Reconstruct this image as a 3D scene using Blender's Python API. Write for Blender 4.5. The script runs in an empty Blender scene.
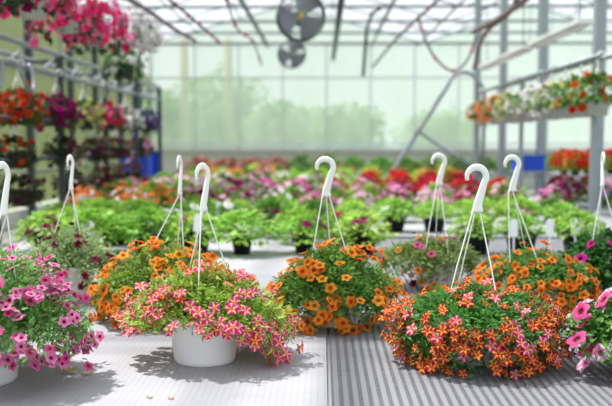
import bpy, math, random
import numpy as np
from mathutils import Vector, Matrix
C = bpy.context.scene.collection
rnd = random.Random(7)
PI = math.pi

# ------------------------------------------------------------------ view
F = 850.0
CAMZ = 1.573
BENCH = 0.75
TILT = math.atan((203 - 140) / F)
YAW = math.atan((322 - 306) / F)

def world(px, py, Y):
    """point at depth Y that shows near photo pixel (px, py): only used to measure positions once"""
    return Vector(((px - 322) / F * Y, Y, CAMZ + (140 - py) / F * Y))

def lin(c):
    return tuple(((x / 12.92) if x <= .04045 else ((x + .055) / 1.055) ** 2.4) for x in c)

# ------------------------------------------------------------------ materials
def new_mat(name):
    m = bpy.data.materials.new(name); m.use_nodes = True
    nt = m.node_tree
    for n in list(nt.nodes): nt.nodes.remove(n)
    out = nt.nodes.new('ShaderNodeOutputMaterial')
    return m, nt, out

def plain(name, col, rough=.5, metal=0., noise=0., nscale=12., bump=0.):
    m, nt, out = new_mat(name)
    b = nt.nodes.new('ShaderNodeBsdfPrincipled')
    b.inputs['Base Color'].default_value = (*lin(col), 1)
    b.inputs['Roughness'].default_value = rough
    b.inputs['Metallic'].default_value = metal
    if noise or bump:
        tc = nt.nodes.new('ShaderNodeTexCoord'); n = nt.nodes.new('ShaderNodeTexNoise')
        n.inputs['Scale'].default_value = nscale; n.inputs['Detail'].default_value = 5
        nt.links.new(tc.outputs['Object'], n.inputs['Vector'])
        if noise:
            r = nt.nodes.new('ShaderNodeMapRange')
            r.inputs['To Min'].default_value = 1 - noise; r.inputs['To Max'].default_value = 1 + noise
            nt.links.new(n.outputs['Fac'], r.inputs['Value'])
            mx = nt.nodes.new('ShaderNodeMix'); mx.data_type = 'RGBA'; mx.blend_type = 'MULTIPLY'
            mx.inputs['Factor'].default_value = 1
            mx.inputs['A'].default_value = (*lin(col), 1)
            nt.links.new(r.outputs['Result'], mx.inputs['B'])
            nt.links.new(mx.outputs['Result'], b.inputs['Base Color'])
        if bump:
            bp = nt.nodes.new('ShaderNodeBump'); bp.inputs['Strength'].default_value = bump
            bp.inputs['Distance'].default_value = .01
            nt.links.new(n.outputs['Fac'], bp.inputs['Height']); nt.links.new(bp.outputs['Normal'], b.inputs['Normal'])
    nt.links.new(b.outputs[0], out.inputs[0])
    return m

def petal_mat(name, trans=.35, rough=.6, huevar=.0, spec=.2):
    """colour from the mesh's own pigment attribute; thin, lets light through"""
    m, nt, out = new_mat(name)
    a = nt.nodes.new('ShaderNodeAttribute'); a.attribute_name = 'Col'
    hsv = nt.nodes.new('ShaderNodeHueSaturation')
    oi = nt.nodes.new('ShaderNodeObjectInfo')
    mr = nt.nodes.new('ShaderNodeMapRange')
    mr.inputs['To Min'].default_value = .5 - huevar; mr.inputs['To Max'].default_value = .5 + huevar
    nt.links.new(oi.outputs['Random'], mr.inputs['Value']); nt.links.new(mr.outputs['Result'], hsv.inputs['Hue'])
    nt.links.new(a.outputs['Color'], hsv.inputs['Color'])
    b = nt.nodes.new('ShaderNodeBsdfPrincipled'); b.inputs['Roughness'].default_value = rough
    b.inputs['Specular IOR Level'].default_value = spec
    t = nt.nodes.new('ShaderNodeBsdfTranslucent'); mx = nt.nodes.new('ShaderNodeMixShader')
    mx.inputs[0].default_value = trans
    nt.links.new(hsv.outputs[0], b.inputs['Base Color']); nt.links.new(hsv.outputs[0], t.inputs['Color'])
    nt.links.new(b.outputs[0], mx.inputs[1]); nt.links.new(t.outputs[0], mx.inputs[2])
    nt.links.new(mx.outputs[0], out.inputs[0])
    return m

def sheet_mat(name, col, clear, diff_share=.5, rib=0., tint=(1, 1, 1), streak=0.):
    """greenhouse glazing: part clear, part milky"""
    m, nt, out = new_mat(name)
    tr = nt.nodes.new('ShaderNodeBsdfTransparent'); tr.inputs[0].default_value = (*tint, 1)
    d = nt.nodes.new('ShaderNodeBsdfDiffuse'); d.inputs[0].default_value = (*lin(col), 1)
    t = nt.nodes.new('ShaderNodeBsdfTranslucent'); t.inputs[0].default_value = (*lin(col), 1)
    m1 = nt.nodes.new('ShaderNodeMixShader'); m1.inputs[0].default_value = 1 - diff_share
    m2 = nt.nodes.new('ShaderNodeMixShader'); m2.inputs[0].default_value = clear
    nt.links.new(d.outputs[0], m1.inputs[1]); nt.links.new(t.outputs[0], m1.inputs[2])
    nt.links.new(m1.outputs[0], m2.inputs[1]); nt.links.new(tr.outputs[0], m2.inputs[2])
    if streak:
        tc = nt.nodes.new('ShaderNodeTexCoord'); mp = nt.nodes.new('ShaderNodeMapping')
        mp.inputs['Scale'].default_value = (.9, .9, .35)
        n = nt.nodes.new('ShaderNodeTexNoise'); n.inputs['Scale'].default_value = 1.; n.inputs['Detail'].default_value = 4
        r = nt.nodes.new('ShaderNodeMapRange')
        r.inputs['From Min'].default_value = .3; r.inputs['From Max'].default_value = .7
        r.inputs['To Min'].default_value = clear - streak; r.inputs['To Max'].default_value = clear + streak
        nt.links.new(tc.outputs['Object'], mp.inputs[0]); nt.links.new(mp.outputs[0], n.inputs['Vector'])
        nt.links.new(n.outputs['Fac'], r.inputs['Value']); nt.links.new(r.outputs[0], m2.inputs[0])
    nt.links.new(m2.outputs[0], out.inputs[0])
    return m

M = {}
M['leaf'] = petal_mat('leaf', .38, .45, .012, .35)
M['petal'] = petal_mat('petal', .42, .6, .008, .15)
M['white_plastic'] = plain('white_plastic', (.97, .97, .975), .35, noise=.02)
M['black_plastic'] = plain('black_plastic', (.11, .12, .14), .4)
M['grey_plastic'] = plain('grey_plastic', (.70, .71, .70), .45)
M['soil'] = plain('soil', (.16, .11, .08), .95, noise=.4, nscale=60, bump=.6)
M['galv'] = plain('galvanised', (.60, .63, .66), .5, .45, noise=.12, nscale=8)
M['darksteel'] = plain('dark_steel', (.27, .30, .33), .5, .5, noise=.15, nscale=4)
M['trusssteel'] = plain('truss_steel', (.40, .43, .47), .5, .4)
M['alu'] = plain('aluminium', (.80, .81, .83), .35, .6, noise=.05)
M['whitepaint'] = plain('white_paint', (.92, .93, .93), .5)
M['blue'] = plain('blue_plastic', (.02, .30, .80), .4, noise=.06)
M['redplastic'] = plain('red_plastic', (.78, .12, .10), .4)
M['hose'] = plain('hose', (.28, .27, .28), .6)
M['rust'] = plain('aged_hose', (.44, .38, .38), .7, noise=.2)
M['redclip'] = plain('red_clip', (.80, .22, .34), .5)
M['yellow'] = plain('yellow_hub', (.95, .85, .08), .4)
M['fanblade'] = plain('fan_blade', (.60, .60, .66), .5, .2)
M['fanlight'] = plain('fan_housing', (.74, .73, .80), .5, .1)
M['drygold'] = plain('dry_leaf', (.84, .76, .58), .8, noise=.2, nscale=40)
M['concrete'] = plain('concrete', (.52, .52, .50), .9, noise=.15, nscale=2.5, bump=.2)
M['lawn'] = plain('lawn', (.42, .56, .24), .95, noise=.35, nscale=.35)
M['hill'] = plain('hillside_grass', (.35, .39, .21), .95, noise=.25, nscale=.5)
M['treegreen'] = plain('outside_tree', (.28, .48, .20), .9, noise=.45, nscale=1.2)
M['bark'] = plain('bark', (.62, .54, .38), .9, noise=.2, nscale=6)
M['kneewall'] = plain('knee_wall', (.78, .79, .76), .8, noise=.05, nscale=1.5)
M['roofpane'] = sheet_mat('roof_pane', (.95, .96, .97), .80, .35)
M['backpane'] = sheet_mat('back_pane', (.86, .91, .87), .37, .42, streak=.12)
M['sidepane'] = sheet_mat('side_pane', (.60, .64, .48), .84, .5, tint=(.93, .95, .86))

def bench_fabric():
    m, nt, out = new_mat('bench_liner')
    b = nt.nodes.new('ShaderNodeBsdfPrincipled'); b.inputs['Roughness'].default_value = .75
    tc = nt.nodes.new('ShaderNodeTexCoord')
    br = nt.nodes.new('ShaderNodeTexBrick'); br.inputs['Scale'].default_value = 1.
    br.offset = 0; br.inputs['Brick Width'].default_value = .022; br.inputs['Row Height'].default_value = .022
    br.inputs['Mortar Size'].default_value = .0032; br.inputs['Mortar Smooth'].default_value = .3
    br.inputs['Color1'].default_value = (*lin((.665, .665, .69)), 1)
    br.inputs['Color2'].default_value = (*lin((.655, .655, .68)), 1)
    br.inputs['Mortar'].default_value = (*lin((.625, .625, .65)), 1)
    nt.links.new(tc.outputs['Object'], br.inputs['Vector'])
    n = nt.nodes.new('ShaderNodeTexNoise'); n.inputs['Scale'].default_value = 5; n.inputs['Detail'].default_value = 6
    nt.links.new(tc.outputs['Object'], n.inputs['Vector'])
    r = nt.nodes.new('ShaderNodeMapRange'); r.inputs['To Min'].default_value = .80; r.inputs['To Max'].default_value = 1.12
    nt.links.new(n.outputs['Fac'], r.inputs['Value'])
    mx = nt.nodes.new('ShaderNodeMix'); mx.data_type = 'RGBA'; mx.blend_type = 'MULTIPLY'; mx.inputs['Factor'].default_value = 1
    nt.links.new(br.outputs['Color'], mx.inputs['A']); nt.links.new(r.outputs['Result'], mx.inputs['B'])
    nt.links.new(mx.outputs['Result'], b.inputs['Base Color'])
    bp = nt.nodes.new('ShaderNodeBump'); bp.inputs['Strength'].default_value = .35; bp.inputs['Distance'].default_value = .01
    nt.links.new(n.outputs['Fac'], bp.inputs['Height']); nt.links.new(bp.outputs['Normal'], b.inputs['Normal'])
    nt.links.new(b.outputs[0], out.inputs[0])
    return m
M['liner'] = bench_fabric()

# ------------------------------------------------------------------ mesh builder
class MB:
    def __init__(s):
        s.v = []; s.f = []; s.c = []; s.m = []; s.n = 0
    def add(s, verts, faces, col=(1, 1, 1), mat=0):
        verts = np.asarray(verts, float)
        k = len(verts)
        s.v.append(verts)
        if np.ndim(col) == 1: col = np.tile(np.asarray(col, float), (k, 1))
        s.c.append(np.asarray(col, float))
        for f in faces: s.f.append([i + s.n for i in f]); s.m.append(mat)
        s.n += k
        return s
    def box(s, x0, x1, y0, y1, z0, z1, mat=0):
        v = [(x, y, z) for z in (z0, z1) for y in (y0, y1) for x in (x0, x1)]
        return s.add(v, [(0, 2, 3, 1), (4, 5, 7, 6), (0, 1, 5, 4), (2, 6, 7, 3), (0, 4, 6, 2), (1, 3, 7, 5)], mat=mat)
    def tube(s, pts, r, n=8, mat=0, r2=None, col=(1, 1, 1)):
        """sweep along pts; r radius (number or list); r2 second half-width along the sweep's side axis"""
        pts = [Vector(p) for p in pts]; k = len(pts)
        rr = r if isinstance(r, (list, tuple)) else [r] * k
        r2 = rr if r2 is None else (r2 if isinstance(r2, (list, tuple)) else [r2] * k)
        V = []; up = None
        for i, p in enumerate(pts):
            d = (pts[min(i + 1, k - 1)] - pts[max(i - 1, 0)]).normalized()
            if up is None:
                up = Vector((0, 0, 1)) if abs(d.z) < .9 else Vector((0, 1, 0))
                up = (up - d * up.dot(d)).normalized()
            else:
                up = (up - d * up.dot(d)).normalized()
            sd = d.cross(up)
            for j in range(n):
                a = 2 * PI * j / n
                V.append(p + up * math.cos(a) * rr[i] + sd * math.sin(a) * r2[i])
        Fc = []
        for i in range(k - 1):
            for j in range(n):
                a, b = i * n + j, i * n + (j + 1) % n
                Fc.append((a, b, b + n, a + n))
        Fc.append(tuple(reversed(range(n)))); Fc.append(tuple(range((k - 1) * n, k * n)))
        return s.add([tuple(v) for v in V], Fc, mat=mat, col=col)
    def lathe(s, prof, n=40, c=(0, 0, 0), mat=0, axis='Z'):
        V = []
        for r, z in prof:
            for j in range(n):
                a = 2 * PI * j / n
                if axis == 'Z': V.append((c[0] + r * math.cos(a), c[1] + r * math.sin(a), c[2] + z))
                else: V.append((c[0] + r * math.cos(a), c[1] + z, c[2] + r * math.sin(a)))
        Fc = []
        for i in range(len(prof) - 1):
            for j in range(n):
                a, b = i * n + j, i * n + (j + 1) % n
                Fc.append((a, b, b + n, a + n))
        return s.add(V, Fc, mat=mat)
    def inst(s, tv, tf, tc, mats, mat=0, tint=None):
        """N transformed copies of a small template inside this one mesh (leaves, petals)"""
        tv = np.asarray(tv, float); mats = np.asarray(mats, float); N = len(mats)
        if N == 0: return s
        k = len(tv); h = np.c_[tv, np.ones(k)]
        V = np.einsum('nij,kj->nki', mats, h)[:, :, :3].reshape(-1, 3)
        tc = np.asarray(tc, float)
        if tc.ndim == 2: tc = np.tile(tc, (N, 1, 1))
        if tint is not None: tc = tc * np.asarray(tint)[:, None, :]
        s.v.append(V); s.c.append(np.clip(tc.reshape(-1, 3), 0, 1))
        for i in range(N):
            o = s.n + i * k
            for f in tf: s.f.append([q + o for q in f]); s.m.append(mat)
        s.n += N * k
        return s
    def mesh(s, name, mats, smooth=False):
        me = bpy.data.meshes.new(name)
        V = np.concatenate(s.v); me.from_pydata(V.tolist(), [], s.f)
        if not isinstance(mats, (list, tuple)): mats = [mats]
        for m in mats: me.materials.append(m)
        me.polygons.foreach_set('material_index', s.m)
        if smooth: me.polygons.foreach_set('use_smooth', [True] * len(me.polygons))
        ca = me.color_attributes.new('Col', 'FLOAT_COLOR', 'POINT')
        cc = np.concatenate(s.c); ca.data.foreach_set('color', np.c_[cc, np.ones(len(cc))].ravel())
        me.update()
        return me
    def build(s, name, mats, parent=None, smooth=False, loc=(0, 0, 0)):
        return link(name, s.mesh(name, mats, smooth), parent, loc)

def link(name, me, parent=None, loc=(0, 0, 0)):
    o = bpy.data.objects.new(name, me); C.objects.link(o)
    o.location = loc
    if parent: o.parent = parent
    return o

def tag(o, label=None, cat=None, group=None, kind=None):
    if label: o['label'] = label
    if cat: o['category'] = cat
    if group: o['group'] = group
    if kind: o['kind'] = kind
    return o

def thing(name, label, cat, loc, group=None, rz=0):
    o = bpy.data.objects.new(name, None); C.objects.link(o)
    o.location = loc; o.rotation_euler = (0, 0, rz); o.empty_display_size = .1
    return tag(o, label, cat, group)

# ------------------------------------------------------------------ plant pieces
def leaf_template(w=.3, fold=.10, droop=.14):
    v = [(0, 0, 0), (.35, -w * .5, fold * .5), (.35, 0, 0), (.35, w * .5, fold * .5),
         (.72, -w * .36, fold * .3 - droop * .4), (.72, 0, -droop * .4), (.72, w * .36, fold * .3 - droop * .4), (1, 0, -droop)]
    f = [(0, 1, 2), (0, 2, 3), (1, 4, 5, 2), (2, 5, 6, 3), (4, 7, 5), (5, 7, 6)]
    return np.array(v), f
LEAF_N = leaf_template(.34)
LEAF_B = leaf_template(.62, .16, .22)

def frame(pos, x, n, s):
    """matrix with local x along x, local z near n"""
    x = Vector(x).normalized(); n = Vector(n)
    y = n.cross(x)
    if y.length < 1e-4: y = Vector((0, 1, 0)).cross(x)
    y.normalize(); z = x.cross(y)
    return [[x.x * s, y.x * s, z.x * s, pos[0]], [x.y * s, y.y * s, z.y * s, pos[1]], [x.z * s, y.z * s, z.z * s, pos[2]], [0, 0, 0, 1]]

def facing(pos, n, s, spin=0):
    """flower matrix: local z = n"""
    n = Vector(n).normalized()
    x = Vector((0, 0, 1)).cross(n)
    if x.length < 1e-3: x = Vector((1, 0, 0))
    x.normalize(); y = n.cross(x)
    c, q = math.cos(spin), math.sin(spin)
    x, y = x * c + y * q, y * c - x * q
    return [[x.x * s, y.x * s, n.x * s, pos[0]], [x.y * s, y.y * s, n.y * s, pos[1]], [x.z * s, y.z * s, n.z * s, pos[2]], [0, 0, 0, 1]]

def flower_template(kind, seed=0):
    """five-lobed funnel flower, unit radius, facing +z; returns verts, faces, pigment colours"""
    r = random.Random(seed * 31 + 5)
    n = 30
    P = {
        'orange':   dict(out=(.98, .62, .25), mid=(.96, .52, .16), ring=(.62, .14, .05), eye=(.70, .45, .10), star=None),
        'amber':    dict(out=(1., .72, .30), mid=(.98, .63, .20), ring=(.75, .22, .05), eye=(.75, .60, .10), star=None),
        'pink':     dict(out=(.97, .70, .84), mid=(.93, .52, .73), ring=(.66, .08, .30), eye=(.45, .05, .15), star=None),
        'rose':     dict(out=(.90, .45, .66), mid=(.84, .32, .56), ring=(.50, .05, .22), eye=(.6, .4, .1), star=None),
        'burgundy': dict(out=(.55, .10, .28), mid=(.45, .06, .22), ring=(.28, .03, .12), eye=(.2, .02, .05), star=None),
        'starpink': dict(out=(.94, .20, .64), mid=(.92, .14, .56), ring=(.92, .40, .20), eye=(.95, .70, .15), star=(1., .94, .78)),
        'starred':  dict(out=(.72, .08, .34), mid=(.72, .05, .22), ring=(.85, .30, .10), eye=(.75, .45, .1), star=(1., .80, .30)),
        'stripe':   dict(out=(.96, .80, .90), mid=(.96, .86, .93), ring=(.85, .35, .62), eye=(.6, .2, .35), star=(.86, .30, .62)),
        'magenta':  dict(out=(.78, .12, .55), mid=(.72, .08, .48), ring=(.45, .03, .28), eye=(.3, .02, .2), star=None),
    }[kind]
    V = [(0, 0, -.62)]; Cc = [lin(P['eye'])]
    rings = [(.13, -.42, 'eye'), (.26, -.16, 'ring'), (.46, -.05, 'mid'), (.76, 0, 'mid'), (1., -.04, 'out')]
    ph = r.uniform(0, 6)
    for ri, (rad, z, key) in enumerate(rings):
        for j in range(n):
            a = 2 * PI * j / n
            lob = math.cos(5 * a)            # +1 at the lobe's middle
            q = rad * (1 + (.13 * lob - .06 if ri >= 4 else (.05 * lob if ri == 3 else 0)))
            zz = z + (.07 * math.sin(3 * a + ph) * (rad ** 2)) + (-.05 * abs(lob) if ri >= 4 else 0)
            V.append((q * math.cos(a), q * math.sin(a), zz))
            col = np.array(P[key])
            if P['star'] is not None and ri >= 1:
                nar = .12 if kind == 'starpink' and ri > 2 else 0
                wgt = max(0, (nar + lob - (.1, -.05, .25, .58, .80)[ri]) * 2.6)
                if kind == 'stripe': wgt = max(0, (lob - .45) * 2.)
                wgt = min(1, wgt); col = col * (1 - wgt) + np.array(P['star']) * wgt
                if ri == 2 and kind != 'stripe': col = col * .78 + np.array((1, .7, .15)) * .22
            Cc.append(lin(np.clip(col * r.uniform(.96, 1.04), 0, 1)))
    Fc = [(0, 1 + j, 1 + (j + 1) % n) for j in range(n)]
    for i in range(len(rings) - 1):
        for j in range(n):
            a, b = 1 + i * n + j, 1 + i * n + (j + 1) % n
            Fc.append((a, a + n, b + n, b))
    return np.array(V), Fc, np.array(Cc)
FT = {}
def ft(kind, seed):
    k = (kind, seed)
    if k not in FT: FT[k] = flower_template(kind, seed)
    return FT[k]
FM = {}
def flower_mesh(kind, seed):
    k = (kind, seed)
    if k not in FM:
        v, f, c = ft(kind, seed)
        FM[k] = MB().add(v, f, c).mesh('flower', M['petal'], True)
    return FM[k]

# ------------------------------------------------------------------ foreground hanging baskets
POT_PROF = [(0, .002), (.108, .0), (.114, .006), (.116, .02), (.130, .158), (.135, .160), (.137, .166), (.137, .178), (.134, .181), (.129, .178), (.126, .150), (0, .150)]
def pot_mesh():
    mb = MB().lathe([p for p in POT_PROF[:-1]], 56)
    return mb.mesh('pot', M['white_plastic'], False)
POT = pot_mesh()
for p in POT.polygons: p.use_smooth = True
SOIL = MB().lathe([(.127, .158), (.09, .163), (.04, .166), (0.0, .168)], 28).mesh('soil', M['soil'], True)

HOOKC = []
def hanger(parent, top, yaw, strand_az, flip=-1, size=1.):
    """white plastic hanger. top = hook top point (local), yaw = turn of the hook plane, strand_az = where strands meet the rim"""
    h = thing_part('hanger', parent)
    R_ = .037 * size
    cx = Vector((top[0], top[1], top[2] - R_))
    ux = Vector((math.cos(yaw), math.sin(yaw), 0)); uz = Vector((0, 0, 1))
    pts = []; w = []
    for i in range(15):                                   # tip on one side, over the top, down into the stem
        a = math.radians(200 - i * (200 + 35) / 14)
        pts.append(cx + ux * math.cos(a) * R_ * (-flip) * -1 * -1 + uz * math.sin(a) * R_)
        w.append(.0070 + .0060 * min(1, i / 6))
    yk = cx - uz * .105 * size - ux * flip * -.006 * -1
    last = pts[-1]
    for t in (.25, .5, .75, 1):
        pts.append(last.lerp(yk, t)); w.append(.0135 + .004 * t)
    for dz, ww in ((.008, .0185), (.018, .0215), (.026, .0215)):
        pts.append(yk - uz * dz); w.append(ww)
    mb = MB()
    side = [x * .48 for x in w]
    # in-plane half width w, thickness side
    V = []; n = 10; k = len(pts); nrm = Vector((-ux.y, ux.x, 0))
    for i, p in enumerate(pts):
        d = (pts[min(i + 1, k - 1)] - pts[max(i - 1, 0)]).normalized()
        q = d.cross(nrm)
        for j in range(n):
            a = 2 * PI * j / n
            V.append(tuple(p + q * math.cos(a) * w[i] * size + nrm * math.sin(a) * side[i] * size))
    Fc = []
    for i in range(k - 1):
        for j in range(n):
            a, b = i * n + j, i * n + (j + 1) % n
            Fc.append((a, b, b + n, a + n))
    Fc.append(tuple(reversed(range(n)))); Fc.append(tuple(range((k - 1) * n, k * n)))
    mb.add(V, Fc)
    mb.build('hook', M['white_plastic'], h, True)
    for az in strand_az:
        a = math.radians(az)
        e = Vector((.134 * math.cos(a), .134 * math.sin(a), .172))
        s0 = yk - uz * .018 + ux * (.015 * (math.cos(a) * ux.x + math.sin(a) * ux.y)) + Vector((math.cos(a), math.sin(a), 0)) * .003
        s1 = s0 - uz * .02 + Vector((math.cos(a), math.sin(a), 0)) * .006
        mid = s1.lerp(e, .5) + Vector((math.cos(a), math.sin(a), 0)) * .004
        MB().tube([s0, s1, mid, e, e - uz * .012], [.003, .0026, .0026, .0028, .005], 8).build('strand', M['white_plastic'], h, True)
    return h

def thing_part(name, parent):
    o = bpy.data.objects.new(name, None); C.objects.link(o); o.parent = parent; o.empty_display_size = .05
    return o

def cyc(vals, az):
    """smooth interpolation of values given at right, back, left, front"""
    a = (az % 360) / 90; i = int(a) % 4; t = a - int(a); t = t * t * (3 - 2 * t)
    return vals[i] * (1 - t) + vals[(i + 1) % 4] * t

def basket(px, Y, label, top_px, yaw, strands, kinds, R, H, D, nst, nfl, fsize, leafcol, seed,
           leaf=LEAF_N, lsize=.031, flip=-1, hsize=1., dens=1., fl_az=None, group=None):
    r = random.Random(seed)
    X = (px - 322) / F * Y
    root = thing('hanging_basket', label, 'hanging basket', (X, Y, BENCH), group)
    link('pot', POT, root)
    link('soil', SOIL, root)
    tp = world(top_px[0], top_px[1], Y + r.uniform(-.01, .01)) - Vector((X, Y, BENCH))
    hanger(root, tp, yaw, strands, flip, hsize)
    zr = .185
    stems = MB(); ms = []; tints = []; fpos = []
    ends = []
    for i in range(nst):
        az = r.uniform(0, 360); RR = cyc(R, az); DD = cyc(D, az)
        skirt = r.random() < .60 * min(1, DD / .10)
        a = math.radians(az); d = Vector((math.cos(a), math.sin(a), 0))
        if not skirt:
            u = math.sqrt(r.random()) * 1.0
            e = d * RR * u * .98 + Vector((0, 0, zr + H * (1 - u ** 2.2) - .03 * u + r.uniform(-.02, .015)))
            c = d * RR * u * .35 + Vector((0, 0, zr + H * (1 - u * .25) * .9))
        else:
            q = r.random()
            rr = RR * (1 + .08 * math.sin(q * PI) - .14 * q) * r.uniform(.78, 1.02)
            e = d * rr + Vector((0, 0, max(.012, zr - .01 - DD * q ** .85)))
            c = d * rr * .75 + Vector((0, 0, zr + H * .35 + .03))
        s0 = d * .05 * r.random() + Vector((0, 0, zr - .03))
        P_ = []
        for k in range(11):
            t = k / 10
            P_.append(s0 * (1 - t) ** 2 + c * 2 * t * (1 - t) + e * t * t)
        if i % 2 == 0:
            stems.tube(P_[::2], [.0017] * 5 + [.0008], 4, col=lin((.42, .55, .25)))
        L = sum((P_[k + 1] - P_[k]).length for k in range(10))
        nl = max(8, int(L / .0135 * dens))
        for k in range(nl):
            t = .22 + .78 * (k + r.random()) / nl
            p = s0 * (1 - t) ** 2 + c * 2 * t * (1 - t) + e * t * t
            tg = ((c - s0) * 2 * (1 - t) + (e - c) * 2 * t).normalized()
            rv = Vector((r.gauss(0, 1), r.gauss(0, 1), r.gauss(0, 1))).normalized()
            side = (rv - tg * rv.dot(tg)).normalized()
            x = (tg * .55 + side * .9 + Vector((0, 0, .15))).normalized()
            nn = (Vector((0, 0, 1)) * .8 + d * .5 + rv * .45).normalized()
            p = p + rv * .006
            if p.z < .006: p.z = .006
            s = lsize * r.uniform(.65, 1.2)
            ms.append(frame(p, x, nn, s))
            g = r.uniform(.75, 1.25); yv = r.uniform(.85, 1.2)
            tints.append((g * yv, g, g * r.uniform(.7, 1.1)))
        outward = (e - Vector((0, 0, .08))).normalized()
        ends.append((e, outward, d, az))
    tv, tf = leaf
    fol = MB(); fol.inst(tv, tf, np.tile(np.array(lin(leafcol)), (len(tv), 1)), ms, tint=tints)
    fol.v += stems.v; fol.c += stems.c
    for f in stems.f: fol.f.append([q + fol.n for q in f]); fol.m.append(0)
    fol.n += stems.n
    fol.build('foliage', M['leaf'], root)
    # flowers: near the stem ends, facing outward
    placed = []; tries = 0
    while len(placed) < nfl and tries < nfl * 40:
        tries += 1
        e, ow, d, az = ends[r.randrange(len(ends))]
        cl = math.sin(e.x * 21 + seed) * math.cos(e.y * 19 + seed * 2) + math.sin(e.z * 33 + e.x * 12 + seed * 3)
        if r.random() > .72 + .5 * cl - (.3 if e.z > zr + .25 * H and seed in (11, 12) else 0): continue
        if fl_az and r.random() > fl_az(az, e): continue
        p = e + Vector((r.gauss(0, .014), r.gauss(0, .014), r.gauss(0, .012))) + ow * r.uniform(.004, .02)
        p.z = max(p.z, .02)
        if any((p - q).length < fsize * .95 for q, *_ in placed): continue
        nn = (ow * .9 + Vector((0, 0, .35)) + Vector((r.gauss(0, .38), r.gauss(0, .38) - .12, r.gauss(0, .3)))).normalized()
        kd = kinds(p, r) if callable(kinds) else r.choice(kinds)
        placed.append((p, nn, kd, r.uniform(.82, 1.12) * fsize, r.uniform(0, 6.28)))
    # the ones that show largest (towards the camera) are parts, the rest one mass
    placed.sort(key=lambda t: t[0].y * 1.0 - t[0].z * .35 - t[1].dot(Vector((-X, -Y, .8)).normalized()) * .05)
    if len(placed) <= 100: ind, rest = placed, []
    else: ind, rest = placed[:99], placed[99:]
    for (p, nn, kd, s, sp) in ind:
        o = link('flower', flower_mesh(kd, r.randrange(3)), root)
        m = Matrix(facing(p, nn, s, sp)); o.location = m.to_translation(); o.rotation_euler = m.to_euler(); o.scale = (s, s, s)
    if rest:
        mb = MB()
        for (p, nn, kd, s, sp) in rest:
            v, f, c = ft(kd, r.randrange(3)); mb.inst(v, f, c, [facing(p, nn, s, sp)])
        tag(mb.build('flower_mass', M['petal'], root, True), kind='stuff')
    return root

GRN = (.36, .58, .22)
GRNL = (.52, .68, .30)
GRNS = (.66, .75, .54)
GRND = (.22, .42, .17)

def star_kinds(p, r):
    if p.x < -.05: return r.choice(['starpink'] * 5 + ['starred'])
    return r.choice(['starpink'] * 6 + ['starred'])
def star_where(az, e):
    # few blooms over the bare front-left of the pot, most on the right-hand trail
    if -.16 < e.x < .02 and e.y < -.05: return .8 if e.z > .2 else .05
    if e.x > .1: return 1.
    return .6
basket(203, 3.13, 'white plastic hanging basket pot in clear view, magenta and cream star-striped flowers trailing right',
       (202, 166), math.radians(62), (-93, 140, 15), star_kinds,
       (.34, .30, .32, .24), .165, (.17, .10, .06, .010), 460, 270, .0225, (.62, .76, .34), 11, fl_az=star_where)

basket(478, 3.17, 'wide low hanging basket covered in red and yellow star-striped flowers touching the slatted bench',
       (476, 167), math.radians(8), (-60, 120, 200), ['starred', 'starred', 'starred', 'starpink', 'starred'],
       (.335, .30, .33, .33), .085, (.17, .15, .17, .175), 640, 520, .0198, (.34, .58, .28), 12)

basket(-26, 2.84, 'hanging basket of light pink flowers with dark eyes cut by the frame edge',
       (0, 165), math.radians(80), (0, 120, 240), ['pink', 'pink', 'rose', 'rose', 'pink'],
       (.39, .36, .33, .33), .29, (.08, .10, .10, .06), 500, 520, .0195, (.50, .70, .40), 13)

basket(163, 3.86, 'orange-flowered hanging basket directly behind the white pot, hook seen edge on',
       (179, 158), math.radians(85), (200, 320, 80), ['orange', 'orange', 'amber', 'orange', 'amber'],
       (.32, .30, .34, .30), .165, (.15, .12, .17, .17), 420, 270, .0245, (.50, .66, .28), 14)

basket(333, 3.78, 'orange-flowered hanging basket standing alone across the edge of slats and liner',
       (325, 159), math.radians(5), (215, 320, 90), ['orange', 'orange', 'amber', 'orange'],
       (.30, .26, .28, .29), .165, (.17, .12, .15, .178), 470, 200, .0245, (.38, .60, .24), 15)

basket(66, 4.35, 'silvery-leaved hanging basket dotted with small burgundy flowers behind the pink one',
       (69, 157), math.radians(85), (215, 325, 90), ['burgundy'],
       (.30, .24, .28, .27), .19, (.14, .1, .12, .15), 330, 110, .021, GRNS, 16)

basket(438, 4.75, 'leafy green hanging basket with only a few orange flowers, hook curling left',
       (438, 155), math.radians(10), (230, 290, 90), ['orange', 'rose', 'burgundy'],
       (.27, .25, .36, .25), .10, (.12, .1, .12, .16), 330, 60, .022, (.48, .58, .32), 17)

basket(532, 4.2, 'loose hanging basket of orange-red flowers behind the low star-striped one',
       (511, 157), math.radians(12), (210, 280, 80), ['orange', 'orange', 'orange'],
       (.31, .26, .24, .29), .10, (.15, .1, .12, .17), 340, 200, .0225, (.38, .56, .26), 18)

basket(606, 4.45, 'dark-leaved hanging basket with magenta flowers, thin hook seen edge on',
       (601, 154), math.radians(80), (215, 300, 90), ['magenta', 'rose', 'magenta'],
       (.27, .26, .27, .27), .15, (.15, .1, .15, .17), 260, 40, .034, GRND, 19, leaf=LEAF_B, lsize=.04)

basket(655, 2.98, 'hanging basket of large white and pink striped petunias, mostly cut off at the frame edge',
       (672, 168), math.radians(20), (210, 330, 90), ['stripe', 'stripe', 'rose'],
       (.27, .26, .29, .28), .11, (.15, .1, .13, .16), 280, 100, .036, (.36, .58, .26), 20, leaf=LEAF_B, lsize=.036)

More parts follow.
